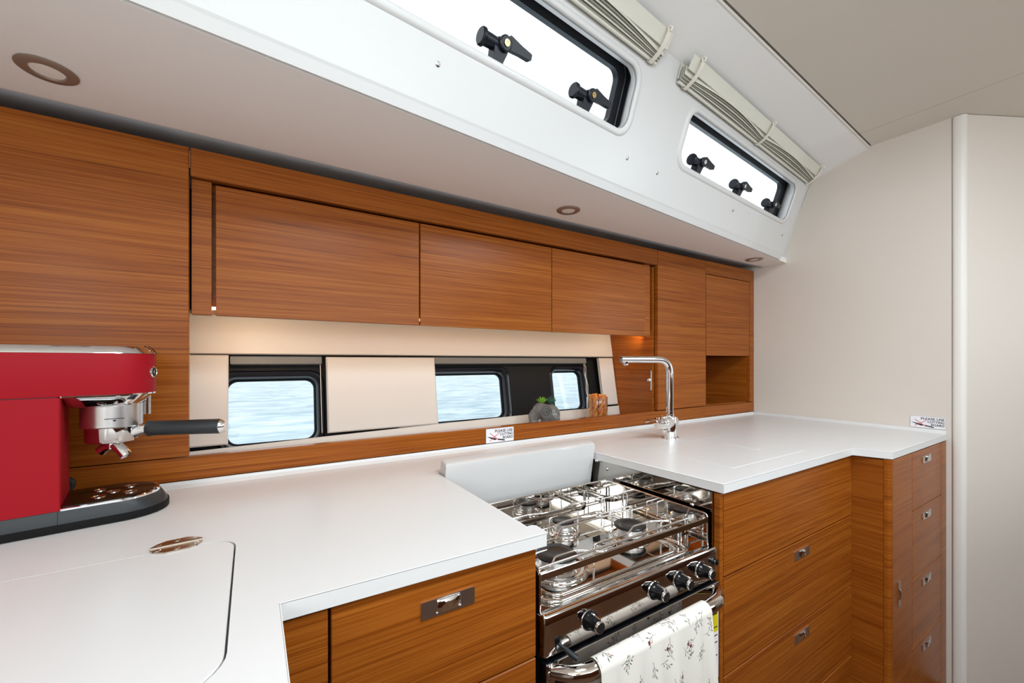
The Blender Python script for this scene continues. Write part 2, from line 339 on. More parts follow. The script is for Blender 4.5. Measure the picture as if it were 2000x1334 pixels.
# hull side behind the niche
HF = Fr((0, 1.48, .955), (1, 0, 0), (0, -.986, .165))      # y runs up the hull, z inboard
hz = lambda z: (z-.955)/.986
hw = [(-.062, .185, .972, 1.168), (.46, .943, .99, 1.175), (1.226, 1.404, 1.0, 1.178)]
hin = [rrect(a-.006, b+.006, hz(z0)-.006, hz(z1)+.006, .03, 6) for a, b, z0, z1 in hw]
hout = [rrect(a-.03, b+.03, hz(z0)-.026, hz(z1)+.03, .045, 6) for a, b, z0, z1 in hw]
wh = thing('wall_hull', (.5, 1.55, 0), kind='structure', label='black hull side with the small sea windows')
add('hull_lining', prism(HF, [(-1.05, -.95), (2.47, -.95), (2.47, .87), (-1.05, .87)], -.055, -.045, [list(reversed(h)) for h in hout]), 'black', wh)
for i, (a, b, z0, z1) in enumerate(hw):
    w = thing('window_%d' % (i+3), HF(a, hz(z0), -.09), kind='structure', label=('small rounded hull window between the two cream panels at left', 'middle rounded hull window partly behind the wide cream panel', 'narrow rounded hull window above the elephant planter')[i])
    add('reveal', loft([[HF(x, y, q) for x, y in l] for l, q in ((hout[i], -.046), (rrect(a-.024, b+.024, hz(z0)-.02, hz(z1)+.024, .042, 6), -.040), (rrect(a-.016, b+.016, hz(z0)-.014, hz(z1)+.016, .036, 6), -.043), (hin[i], -.062), (hin[i], -.088))], False, False), 'black_frame', w, smooth=45)
    add('seal', loft([[HF(x, y, q) for x, y in rrect(a-e, b+e, hz(z0)-e, hz(z1)+e, .028, 6)] for e, q in ((.007, -.08), (.0, -.08), (.0, -.09), (.007, -.09))], False, False), 'black', w)
    add('pane', prism(HF, rrect(a-.006, b+.006, hz(z0)-.006, hz(z1)+.006, .03, 6), -.092, -.088), 'pane', w)
# cream panels on the hull side
def cpanel(x0, x1, z0, z1, name, label, parent=None, w0=-.02, w1=0, b=.004, e0=0, e1=0):
    pts = [(x0, hz(z0)), (x1+e0, hz(z0)), (x1+e1, hz(z1)), (x0, hz(z1))]
    return tag(add(name, prism(HF, pts, w0, w1, b=b), 'cream', parent, smooth=30), label, 'panel' if parent is None else None, 'cream panels on the hull side' if parent is None else None)
up = tag(add('wall_hull_upper', prism(HF, [(-.55, hz(1.244)), (1.5857, hz(1.244)), (1.5857, hz(1.375)), (-.55, hz(1.375))], -.02, 0, b=.002), 'cream', smooth=30), 'long cream upper hull panel under the locker doors', kind='structure')
lo = tag(add('wall_hull_lower', prism(HF, [(-.55, hz(.90)), (1.5857, hz(.90)), (1.5857, hz(.996)), (1.0, hz(.988)), (.6, hz(.981)), (.2, hz(.972)), (-.15, hz(.963)), (-.55, hz(.955))], -.02, 0, b=.002), 'cream', smooth=30), 'low cream panel along the shelf behind the wooden backsplash', kind='structure')
cpanel(-.40, -.0585, .974, 1.240, 'hull_panel', 'cream panel beside the left tall locker, behind the coffee machine handle')
cpanel(.2165, .607, .982, 1.236, 'hull_panel', 'wide cream panel between the two larger hull windows')
cpanel(1.488, 1.5832, 1.003, 1.238, 'hull_panel', 'narrow tall cream panel beside the wooden locker side, behind the snack jar')
for x0, x1, lb in ((-.055, .205, 'short grey blind cassette above the left hull window'), (.609, 1.417, 'long grey blind cassette above the two right hull windows')):
    t = thing('blind_cassette', HF(x0, hz(1.22), -.03), lb, 'blind cassette', 'grey blind cassettes')
    add('housing', prism(HF, rrect(x0, x1, hz(1.2145), hz(1.2405), .003, 2), -.044, -.022), 'cassette', t)
    add('bottom_bar', prism(HF, rrect(x0+.002, x1-.002, hz(1.2155), hz(1.222), .002, 2), -.022, -.019), 'cassette', t)
    if x1 > 1:
        for e in (0, .007): add('pull_cord', tube([HF(x1-.006-e, hz(1.215), -.03)]+[HF(x1-.004-e+.004*math.sin(k*1.3+e*200), hz(1.215-.018*k), -.03) for k in range(1, 12)], .0011, 6), 'strap', t)
    else: add('pull_cord', tube([HF(x1-.004, hz(1.215), -.03), HF(x1-.003, hz(.985), -.03)], .0011, 6), 'strap', t)
tag(add('wall_shelf', box(-.55, 1.584, 1.281, 1.476, .938, .955), 'cream'), kind='structure', label='cream shelf behind the wooden backsplash')
# ------------------------------------------------------------------ WALL LOCKERS
G = .002
t = thing('tall_locker', (-.6, 1.4, .992), 'large flat wooden locker door at the far left behind the coffee machine', 'locker')
add('door', box(-1.02, -.127, D, D+.019, .992, 1.737, .0012, 1), 'wood', t)
add('carcass', join(box(-.175, -.157, D+.021, 1.475, .995, 1.735), box(-1.02, -.18, D+.021, 1.475, 1.717, 1.735), box(-1.02, -.18, D+.021, 1.475, .995, 1.013)), 'wood', t)
add('door_catch', box(-.1265, -.1243, D+.002, D+.014, 1.688, 1.731, .0008, 1), 'chrome', t)
t = thing('hanging_locker', (.73, 1.4, 1.337), 'long wooden hanging locker with three flat doors over the hull windows', 'locker')
add('top_rail', box(-.1235, 1.594, D, D+.022, 1.668, 1.737, .001, 1), 'wood', t)
add('carcass', join(box(-.1235, 1.583, D+.045, D+.052, 1.368, 1.70), box(-.1235, 1.583, D+.045, 1.51, 1.36, 1.368)), 'wood', t)
for x0, x1 in ((-.075, .4525), (.4565, .984), (.987, 1.522)):
    add('door', box(x0, x1, D+.012, D+.031, 1.335, 1.661, .0012, 1), 'wood', t)
add('filler_panel', box(-.1235, -.083, D+.014, D+.032, 1.335, 1.667, .001, 1), 'wood', t)
add('filler_panel', box(1.526, 1.568, D+.022, D+.04, 1.335, 1.667, .001, 1), 'wood', t)
led = add('led_strip', box(-.10, 1.55, D+.054, D+.064, 1.354, 1.3598), 'led', t, label='warm light strip under the locker')
def lamp(x, y, z, sx, sy, p):
    o = area('locker_lamp', (x, y, z), (93, 0, 0), sx, sy, p, (1, .80, .56)); o.parent = t; o.location = V((x, y, z))-OFF[t.name]
lamp(-.02, D+.05, 1.352, .12, .012, .42); lamp(1.53, D+.07, 1.352, .05, .012, .22); lamp(.75, D+.05, 1.352, 1.3, .012, .8)
t = thing('narrow_locker', (1.78, 1.4, .993), 'narrow full height wooden locker right of the tap, without handle', 'locker')
add('door', box(1.597, 1.9705, D, D+.019, .993, 1.737, .0012, 1), 'wood', t)
sp = [(D+.024, .957), (1.492, .957), (1.572, 1.42), (1.572, 1.664), (D+.024, 1.664)]
sd = add('side_panel', prism(Fr((1.604, 0, 0), (0, 1, 0), (-1, 0, 0)), [(a, -b) for a, b in sp][::-1], 0, .018), 'wood', t)
sdoor = add('side_door', box(1.5835, 1.5858, 1.279, 1.505, 1.02, 1.181), 'wood', t)
add('lock_plate', box(1.5815, 1.5838, 1.2815, 1.288, 1.085, 1.178, .0005, 1), 'aluminium', sdoor, label='thin chrome lock plate')
add('lock_button', lathe(Fr((1.5838, 1.296, 1.133), (0, 1, 0), (-1, 0, 0)), [(.009, 0), (.009, .004), (.006, .007), (.006, .011), (.002, .012)], 16), 'chrome', sdoor, smooth=40)
t = thing('corner_locker', (2.2, 1.4, .921), 'wooden corner locker with an upper flap and an open dark cubby beside the bulkhead', 'locker')
add('face_frame', prism(Fr((0, D, 0), (1, 0, 0), (0, -1, 0)), [(1.973, .993), (XB-.004, .993), (XB-.004, 1.737), (1.973, 1.737)], -.019, 0, [[(1.982, 1.67), (2.389, 1.67), (2.389, .993), (1.982, .993)]] if 0 else []) if 0 else
    join(box(1.973, XB-.004, D, D+.019, 1.672, 1.737, .0008, 1), box(2.391, XB-.004, D, D+.019, .992, 1.6718, .0008, 1)), 'wood', t)
add('flap_door', box(1.979, 2.3885, D+.002, D+.02, 1.251, 1.669, .0012, 1), 'wood', t)
add('cubby', join(box(1.972, 1.979, D+.02, 1.525, .985, 1.70), box(2.385, 2.395, D+.02, 1.525, .985, 1.70), box(1.979, 2.385, 1.525, 1.53, .985, 1.70), box(1.979, 2.385, D+.022, 1.525, .985, .994)), 'wood', t)
bs = thing('backsplash', (.7, D, .935), 'wooden backsplash strip running along the back of the worktop', 'backsplash')
add('board', box(-1.02, 1.9715, D, D+.022, .9345, .9895, .0012, 1), 'wood', bs)
add('board', box(1.9725, XB-.003, D, D+.022, .9345, .9895, .0012, 1), 'wood', bs)
# ------------------------------------------------------------------ WORKTOP
ct = thing('countertop', (.7, .9, .895), 'white solid worktop with stove cutout, inset lids and upstand', 'countertop')
co = [(-1.02, -.38), (.03, -.38), (.03, .588), (.439, .580), (.441, .584), (.441, .615), (.436, .62), (.424, .62), (.424, 1.05), (.962, 1.05), (.978, .577), (1.758, .577), (1.792, .481), (2.433, .481), (2.433, 1.2555), (-1.02, 1.2555)]
lid = rrect(-.62, -.0235, .468, .845, [.035, .035, .05, .05], 8)
lidh = rrect(-.6225, -.021, .4655, .8475, [.0365, .0365, .0525, .0525], 8)
slid = rrect(1.15, 1.595, .65, .958, .006, 3); slidh = rrect(1.1488, 1.5962, .6488, .9592, .007, 3)
bmw = prism(WF, co, .896, .9195, [list(reversed(lidh)), list(reversed(slidh))])
# chamfer ring of the top outline
add('worktop', join(bmw, box(-1.02, 1.0, 1.0, 1.2, .80, .8001)), 'counter', ct) if 0 else add('worktop', bmw, 'counter', ct)
add('front_nosing', tube([(x, y, .9188) for x, y in co[1:14]], .0011, 6), 'counter', ct, smooth=60)
L1 = add('fridge_lid', prism(WF, lid, .897, .9197, b=.001), 'counter', ct)
add('lid_well', box(-.63, -.013, .455, .855, .8935, .8955), 'grey_back', ct)
hf = Fr((-.102, .861, .9197), (.985, .10, 0), (0, 0, 1))
hg = add('hinge', join(prism(hf, [(-.033, .002), (.033, .002), (.033, .008), (.026, .018), (.014, .026), (-.014, .026), (-.026, .018), (-.033, .008)], 0, .0022),
    prism(hf, [(-.033, -.002), (-.033, -.008), (-.026, -.018), (-.014, -.026), (.014, -.026), (.026, -.018), (.033, -.008), (.033, -.002)][::-1], 0, .0022),
    tube([hf(-.033, 0, .002), hf(.033, 0, .002)], .0032, 8)), 'hinge_steel', L1, smooth=30)
for hx, hy in ((-.024, .0115), (0, .0185), (.024, .0115), (-.024, -.0115), (0, -.0185), (.024, -.0115)):
    add('hinge_screw', lathe(Fr(hf(hx, hy, .0021), (1, 0, 0), (0, 0, 1)), [(.0042, 0), (.0042, .0006), (.003, .0012), (.0005, .0012)], 14), 'chrome', L1)
L2 = add('sink_lid', prism(WF, slid, .897, .9197, b=.001), 'counter', ct)
add('lid_well', box(1.14, 1.604, .642, .966, .8935, .8955), 'grey_back', ct)
add('grip_slot', prism(WF, rrect(1.457, 1.477, .739, .859, .009, 6), .9198, .9206, b=.0006), 'counter', L2)
cv = [(0, 0), (-.016, 0), (-.0145, .0015), (-.009, .004), (-.0045, .0085), (-.003, .0135), (0, .0140)]
add('upstand', loft([[(x, D-.001+a, .9196+b) for a, b in cv] for x in (-1.02, 2.42)]), 'counter', ct, smooth=50)
add('upstand', loft([[(XB-.001+a, y, .9196+b) for a, b in cv] for y in (.484, 1.255)]), 'counter', ct, smooth=50)
def signboard(t, f, w, h):
    add('plate', prism(f, rrect(0, w, 0, h, .002, 3), 0, .0008), 'sign_white', t)
    add('border', prism(f, rrect(.0006, w-.0006, .0006, h-.0006, .002, 3), .0008, .0009, [list(reversed(rrect(.0013, w-.0013, .0013, h-.0013, .0015, 3)))]), 'sign_edge', t)
    for txt, x1, y0, hh, ww in (('PLEASE USE', .955, .70, .19, .64), ('CUTTING', .955, .455, .19, .46), ('BOARD', .955, .21, .19, .36)):
        cu = bpy.data.curves.new('tmp', 'FONT'); cu.body = txt; cu.size = 1; cu.offset = 0.0; cu.space_character = 1.06
        to = bpy.data.objects.new('tmp', cu); COL.objects.link(to); bpy.context.view_layer.update()
        me = bpy.data.meshes.new_from_object(to.evaluated_get(bpy.context.evaluated_depsgraph_get()))
        v0 = [tuple(v.co) for v in me.vertices]; f0 = [tuple(q.vertices) for q in me.polygons]
        vs, fs = join(*[([(a+dx, b+dy, dz) for a, b, c in v0], f0) for dx, dy, dz in ((-.024, -.012, 0), (.024, -.012, 1), (-.024, .012, 2), (.024, .012, 3), (0, 0, 4))]); vs = np.array(vs)
        bpy.data.objects.remove(to); bpy.data.curves.remove(cu); bpy.data.meshes.remove(me)
        mn, mx = vs.min(0), vs.max(0); sx = ww*w/(mx[0]-mn[0]); sy = hh*h/(mx[1]-mn[1])
        vs = [f(x1*w-ww*w+(a-mn[0])*sx, y0*h+(b-mn[1])*sy, .00112+.00001*c) for a, b, c in vs]
        add('lettering', (vs, fs), 'ink', t)
    kn = [(.03, .47), (.10, .43), (.22, .38), (.34, .30), (.375, .24), (.36, .19), (.30, .19), (.20, .27), (.08, .40)]
    kh = [(.40, .255), (.44, .262), (.60, .185), (.67, .145), (.68, .11), (.66, .075), (.63, .08), (.40, .19)]
    add('knife_print', join(prism(f, [(a*w, b*h) for a, b in kn][::-1], .0009, .00105), prism(f, [(a*w, b*h) for a, b in kh][::-1], .0009, .00105)), 'ink', t)
    def bar(a, b, q):
        d = V((b[0]-a[0], b[1]-a[1])).normalized(); nn = V((-d.y, d.x))*q
        return [(a[0]-nn.x, a[1]-nn.y), (b[0]-nn.x, b[1]-nn.y), (b[0]+nn.x, b[1]+nn.y), (a[0]+nn.x, a[1]+nn.y)]
    add('cross_print', join(*[prism(f, bar((a*w, b*h), (c*w, d*h), .02*h), .0011, zt) for a, b, c, d, zt in ((.14, .68, .46, .14, .0013), (.13, .14, .47, .66, .00135))]), 'ink_red', t)
t = thing('warning_sign', (.744, D-.001, .926), 'white cutting board notice on the wooden backsplash behind the stove', 'sign', 'cutting board notices')
signboard(t, Fr((.687, D-.0008, .9352), (1, 0, 0), (0, -1, 0)), .114, .0505)
t = thing('warning_sign', (XB-.001, .54, .923), 'white cutting board notice on the cream bulkhead', 'sign', 'cutting board notices')
signboard(t, Fr((XB-.0008, .595, .9355), (0, -1, 0), (-1, 0, 0)), .111, .0505)
# ------------------------------------------------------------------ BASE CABINETS
ZB = -.115
def pull(parent, f, w=.092, h=.025):
    p = add('handle', join(prism(f, rrect(-w/2, w/2, -h/2, h/2, .001, 2), 0, .0025, [list(reversed(rrect(-w*.235, w*.235, -h*.36, h*.46, .001, 2)))]), prism(f, rrect(-w*.24, w*.24, -h*.4, h*.47, .001, 2), .0002, .0006)), 'brushed', parent, label='flush steel pull')
    lp = [[f(x, y, c) for y, c in ((-h*.34, 0), (-h*.34, d), (h*.28, d+.003), (h*.40, d+.001), (h*.40, 0))] for x, d in ((-w*.215, .001), (-w*.16, .0035), (0, .006), (w*.16, .0035), (w*.215, .001))]
    add('thumb_lever', loft(lp), 'chrome', p, smooth=40)
FY = Fr
t = thing('base_cabinet', (.2, .8, 0), 'wooden base cabinet with wide drawers left of the stove', 'base cabinet', 'galley base cabinets')
add('carcass', join(box(.40, .4255, .616, 1.0, ZB, .893), box(-.02, .40, .622, .64, ZB, .885)), 'wood_dark', t)  # carcass coloured dark to stand in for shade between the drawer fronts
add('filler_panel', box(.032, .0865, .595, .614, ZB, .8895, .001, 1), 'wood', t)
for k, (z0, z1) in enumerate(((.6985, .8895), (.44, .695), (ZB, .437))):
    d = add('drawer_front', box(.0905, .4265, .595, .614, z0, z1, .0012, 1), 'wood', t)
    pull(d, Fr((.259, .5949, z1-.044), (1, 0, 0), (0, -1, 0)), .089, .026)
t = thing('base_cabinet', (1.38, .8, 0), 'wooden drawer cabinet under the tap, right of the stove', 'base cabinet', 'galley base cabinets')
add('carcass', join(box(.982, 1.004, .608, 1.0, ZB, .893), box(1.004, 1.78, .616, .63, ZB, .885)), 'wood_dark', t)  # dark colour again paints the shade in the drawer gaps
add('edge_post', box(.982, .996, .5885, .606, ZB, .8905, .002, 2), 'wood', t)
for k, (z0, z1) in enumerate(((.682, .8905), (.434, .678), (.19, .430), (ZB, .186))):
    d = add('drawer_front', box(.998, 1.784, .588, .607, z0, z1, .0012, 1), 'wood', t)
    if k in (1, 2): pull(d, Fr((1.41, .5879, z1-.038), (1, 0, 0), (0, -1, 0)), .093, .027)
t = thing('corner_cabinet', (2.1, .8, 0), 'tall narrow fronted wooden cabinet with four small drawers against the bulkhead', 'base cabinet', 'galley base cabinets')
add('side_panel', box(1.786, 1.803, .5025, 1.0, ZB, .8905, .0008, 1), 'wood', t)
add('corner_post', prism(WF, [(1.7855, .5015), (1.7855, .492), (1.7885, .486), (1.795, .4835), (1.8075, .4835), (1.8075, .5015)], ZB, .8935), 'wood', t, smooth=50)
dr = add('door', box(1.809, 2.0, .4835, .502, ZB, .8905, .0012, 1), 'wood', t)
pull(dr, Fr((1.862, .4834, .43), (0, 0, 1), (0, -1, 0)), .085, .022)
for k, (z0, z1) in enumerate(((.682, .8905), (.437, .679), (.192, .434), (ZB, .189))):
    d = add('drawer_front', box(2.003, 2.358, .4835, .502, z0, z1, .0012, 1), 'wood', t)
    if k < 4: pull(d, Fr((2.165, .4834, z1-.038), (1, 0, 0), (0, -1, 0)), .098, .026)
add('end_strip', box(2.361, 2.432, .4835, .502, ZB, .8905, .0008, 1), 'wood', t)
# ------------------------------------------------------------------ STOVE
X0, X1, Y0, Y1 = .443, .957, .606, .955; HZ = .758
sp = thing('stove_side_plate', (.975, .8, .3), 'polished steel plate lining the cabinet side right of the stove', 'steel plate')
add('plate', box(.9735, .976, .605, 1.03, .25, .893), 'steel_panel', sp)
for y, z in ((.965, .872), (.66, .845), (.72, .80)):
    add('rivet', lathe(Fr((.9735, y, z), (0, 1, 0), (-1, 0, 0)), [(.006, 0), (.0055, .002), (.003, .0036), (.0005, .004)], 14), 'chrome', sp, smooth=60)
add('stop_bracket', join(tube([(.9735, .992, .893), (.958, .992, .896)], .004, 10), ball((.955, .992, .896), .006)), 'chrome', sp, smooth=60)
st = thing('stove', (.70, .78, .25), 'gimballed stainless steel gas stove with three burners and black knobs', 'stove')
add('oven_body', box(X0, X1, .612, .93, .26, .745, .004), 'black', st)
add('hob_tray', box(X0+.001, X1-.001, Y0, Y1-.001, HZ-.012, HZ), 'polished', st)
for z, c in ((HZ+.002, 0),):
    pth = [(x, y, z) for x, y in rrect(X0+.03, X1-.045, Y0+.012, Y1-.03, .035, 6)]
    add('pressed_rim', tube(pth, .0055, 8, True), 'polished', st, smooth=70)
    pth = [(x, y, z) for x, y in rrect(X0+.05, X1-.067, Y0+.03, Y1-.05, .03, 6)]
    add('pressed_rim', tube(pth, .004, 8, True), 'polished', st, smooth=70)
wt = .0015; ZR = .842
add('back_wall', box(X0, X1, Y1-wt, Y1, HZ, ZR), 'polished', st)
rsh = [(Y0, HZ), (Y1-wt, HZ), (Y1-wt, ZR), (Y0+.02, ZR), (Y0+.008, ZR-.005), (Y0, ZR-.018)]
for x in (X0, X1-wt):
    add('side_wall', prism(Fr((x, 0, 0), (0, 1, 0), (1, 0, 0)), rsh, 0, wt), 'polished', st)
def rim(pts): return tube(arc(pts, .012), .0022, 8)
add('rim_wire', join(rim([(X0, Y0, HZ+.008), (X0, Y0, ZR), (X0, Y1, ZR), (X1, Y1, ZR), (X1, Y0, ZR), (X1, Y0, HZ+.008)])), 'polished', st, smooth=70)
add('front_rail', box(X0, X1, Y0-.0015, Y0+.0015, ZR-.022, ZR-.008, .001, 1), 'polished', st)
add('front_rail', tube([(X0+.002, Y0+.014, ZR-.006), (X1-.06, Y0+.014, ZR-.004)], .0028, 8), 'chrome', st, smooth=70)
# burners
def burner(x, y, rc, rr, h):
    f = Fr((x, y, HZ)); b = add('burner', lathe(f, [(rr, 0), (rr, .003), (rr*.95, .0065), (rr*.86, .0075), (rr*.78, .005), (rr*.70, .006), (rr*.66, .010), (rr*.60, .011)], 36), 'polished', st, smooth=50)
    q = rc*.82
    add('burner_head', lathe(f, [(q*.9, .006), (q, .009), (q, .013), (q*.94, .014), (q*.94, h-.008), (q*1.02, h-.006), (q*1.02, h-.0035)], 36), 'aluminium', b, smooth=35)
    add('burner_cap', lathe(f, [(rc*.9, h-.0035), (rc, h-.002), (rc, h+.001), (rc*.94, h+.0035), (rc*.55, h+.0045), (rc*.48, h+.0035), (rc*.02, h+.0035)], 36), 'burner_black', b, smooth=40)
    add('spark_pin', join(tube([(x+rr*.8, y-rr*.35, HZ+.004), (x+rr*.8, y-rr*.35, HZ+.02)], .002, 6)), 'strap', b)
burner(.575, .725, .046, .071, .034); burner(.842, .752, .041, .055, .032); burner(.712, .868, .029, .046, .032)
# pan support of bent wires
PZ = .806
def wire(pts, r=.0026): return tube(arc(pts, .008), r, 8)
def cross_bar(y, x0, x1, kink=None):
    pts = [(x0, y, HZ+.004), (x0, y, PZ)]
    for kx, cy in (kink or []):
        s = 1 if cy > y else -1
        pts += [(kx-.075, y, PZ), (kx-.03, cy-s*.032, PZ), (kx+.03, cy-s*.032, PZ), (kx+.075, y, PZ)]
    return wire(pts+[(x1, y, PZ), (x1, y, HZ+.004)])
ps = []
ps.append(cross_bar(.652, .475, .905, [(.575, .722)]))
ps.append(cross_bar(.690, .655, .925, [(.842, .745)]))
ps.append(cross_bar(.800, .475, .90, [(.575, .73)]))
ps.append(cross_bar(.818, .60, .925, [(.712, .862)]))
ps.append(cross_bar(.918, .49, .915, [(.712, .872)]))
ps.append(wire([(.842, .815, HZ+.004), (.842, .815, PZ), (.842, .785, PZ)])); ps.append(wire([(.512, .725, HZ+.004), (.512, .725, PZ), (.548, .725, PZ)]))
ps.append(wire([(.665, .868, HZ+.004), (.665, .868, PZ), (.692, .868, PZ)])); ps.append(wire([(.765, .868, HZ+.004), (.765, .868, PZ), (.735, .868, PZ)]))
for y in (.64, .70, .80, .915): ps.append(wire([(.90, y, HZ+.006), (.90, y, PZ-.004), (.948, y, PZ-.004), (.948, y-.02, PZ-.004)], .0022))
add('pan_support', join(*ps), 'chrome', st, smooth=70)
# control panel, knobs
pr = [(.612, .762), (.604, .766), (.598, .7665), (.592, .769), (.586, .768), (.5825, .763), (.582, .752), (.584, .705), (.583, .698), (.586, .692), (.592, .690), (.612, .690)]
lp = [[(x, .598+(y-.598)*k if y < .598 else y, .728+(z-.728)*(1-.05*(1-k)/.25)) for y, z in pr] for x, k in ((.437, .75), (.4385, .87), (.442, .96), (.448, 1), (.951, 1), (.957, .96), (.9605, .87), (.962, .75))]
add('control_panel', loft(lp), 'steel_soft', st, smooth=35)
def knob(x, z=.731, tilt=0):
    f = Fr((x, .583, z), (1, 0, 0), (0, -1, 0))
    k = add('knob', lathe(f, [(.0185, 0), (.0185, .004), (.0165, .007), (.0135, .012), (.0115, .022), (.0105, .027)], 28), 'black_gloss', st, smooth=35)
    add('knob_ring', lathe(f, [(.0105, .026), (.0115, .027), (.0115, .030), (.0105, .0315), (.0095, .0315)], 28), 'chrome', k, smooth=35)
    add('knob_face', lathe(f, [(.0096, .0300), (.0096, .0318), (.0015, .0318)], 24), 'burner_black', k)
    add('pointer', prism(f, rrect(-.0018, .0018, .0095, .0165, .0008, 2), .008, .030), 'chrome', k)
    add('base_ring', lathe(f, [(.0185, 0), (.0195, .0005), (.0195, .0016), (.0185, .002)], 28, False), 'chrome', k)
for x in (.541, .728, .812, .893): knob(x)
add('igniter_button', lathe(Fr((.944, .583, .737), (1, 0, 0), (0, -1, 0)), [(.009, 0), (.009, .003), (.0065, .004), (.0065, .010), (.002, .012)], 18), 'black_gloss', st, smooth=40)
lk = add('door_lock', prism(Fr((.468, .583, .712), (1, 0, 0), (0, -1, 0)), rrect(-.006, .006, -.010, .012, .002, 3), 0, .0015), 'black_gloss', st)
add('lock_lever', join(tube([(.468, .583, .712), (.474, .571, .707)], .003, 8), tube([(.473, .572, .708), (.4765, .562, .704), (.484, .550, .6985)], [.004, .0052, .0055], 10)), 'handle_black', lk, smooth=60)
# oven door, handle, energy label
od = add('oven_door', box(.440, .966, .583, .603, .29, .683, .003), 'black_gloss', st)
add('door_frame', join(box(.440, .966, .5815, .5835, .655, .683, .001, 1), box(.440, .458, .5815, .5835, .29, .655)), 'steel_soft', od)
for z in (.668,): add('frame_screw', lathe(Fr((.446, .5815, z), (1, 0, 0), (0, -1, 0)), [(.003, 0), (.003, .001), (.0005, .0018)], 10), 'chrome', od)
hp = [(.452, .583, .668), (.462, .572, .669), (.478, .556, .670), (.502, .546, .671), (.55, .5435, .671), (.70, .5435, .671), (.86, .5435, .671), (.90, .548, .671), (.926, .560, .670), (.946, .572, .669), (.955, .583, .668)]
add('door_handle', tube(hp, [.010, .0125, .0145, .0155, .0155, .0155, .0155, .0155, .0145, .0125, .010], 18, flat=1.05), 'polished', od, smooth=70)
ef = Fr((.929, .5829, .45), (1, 0, 0), (0, -1, 0))
en = add('energy_label', prism(ef, [(0, 0), (.035, 0), (.035, .185), (0, .185)], 0, .0008), 'sign_white', od, label='yellow and white sticker')
add('yellow_field', prism(ef, [(.001, .115), (.033, .115), (.033, .184), (.001, .184)], .0008, .001), 'yellow', en)
for a in (.157, .125, .105, .088, .056): add('printed_bar', prism(ef, [(.004, a), (.03, a), (.03, a+.0025), (.004, a+.0025)], .001, .0012), 'ink', en)
# ------------------------------------------------------------------ stove cover board behind the stove
bf = Fr((.43, 1.001, .952), (1, 0, 0), (0, -.985, -.17))
t = thing('stove_cover', (.69, 1.03, .74), 'white stove cover board standing upright behind the burners', 'board')
pro = [(0, -.21), (0, -.006), (-.003, -.0015), (-.010, 0), (-.032, 0), (-.036, -.003), (-.037, -.21)]
add('board', loft([[bf(x, b+i, a) for a, b in pro] for x, i in ((0, -.003), (.003, 0), (.524, 0), (.527, -.003))]), 'board', t, smooth=35)
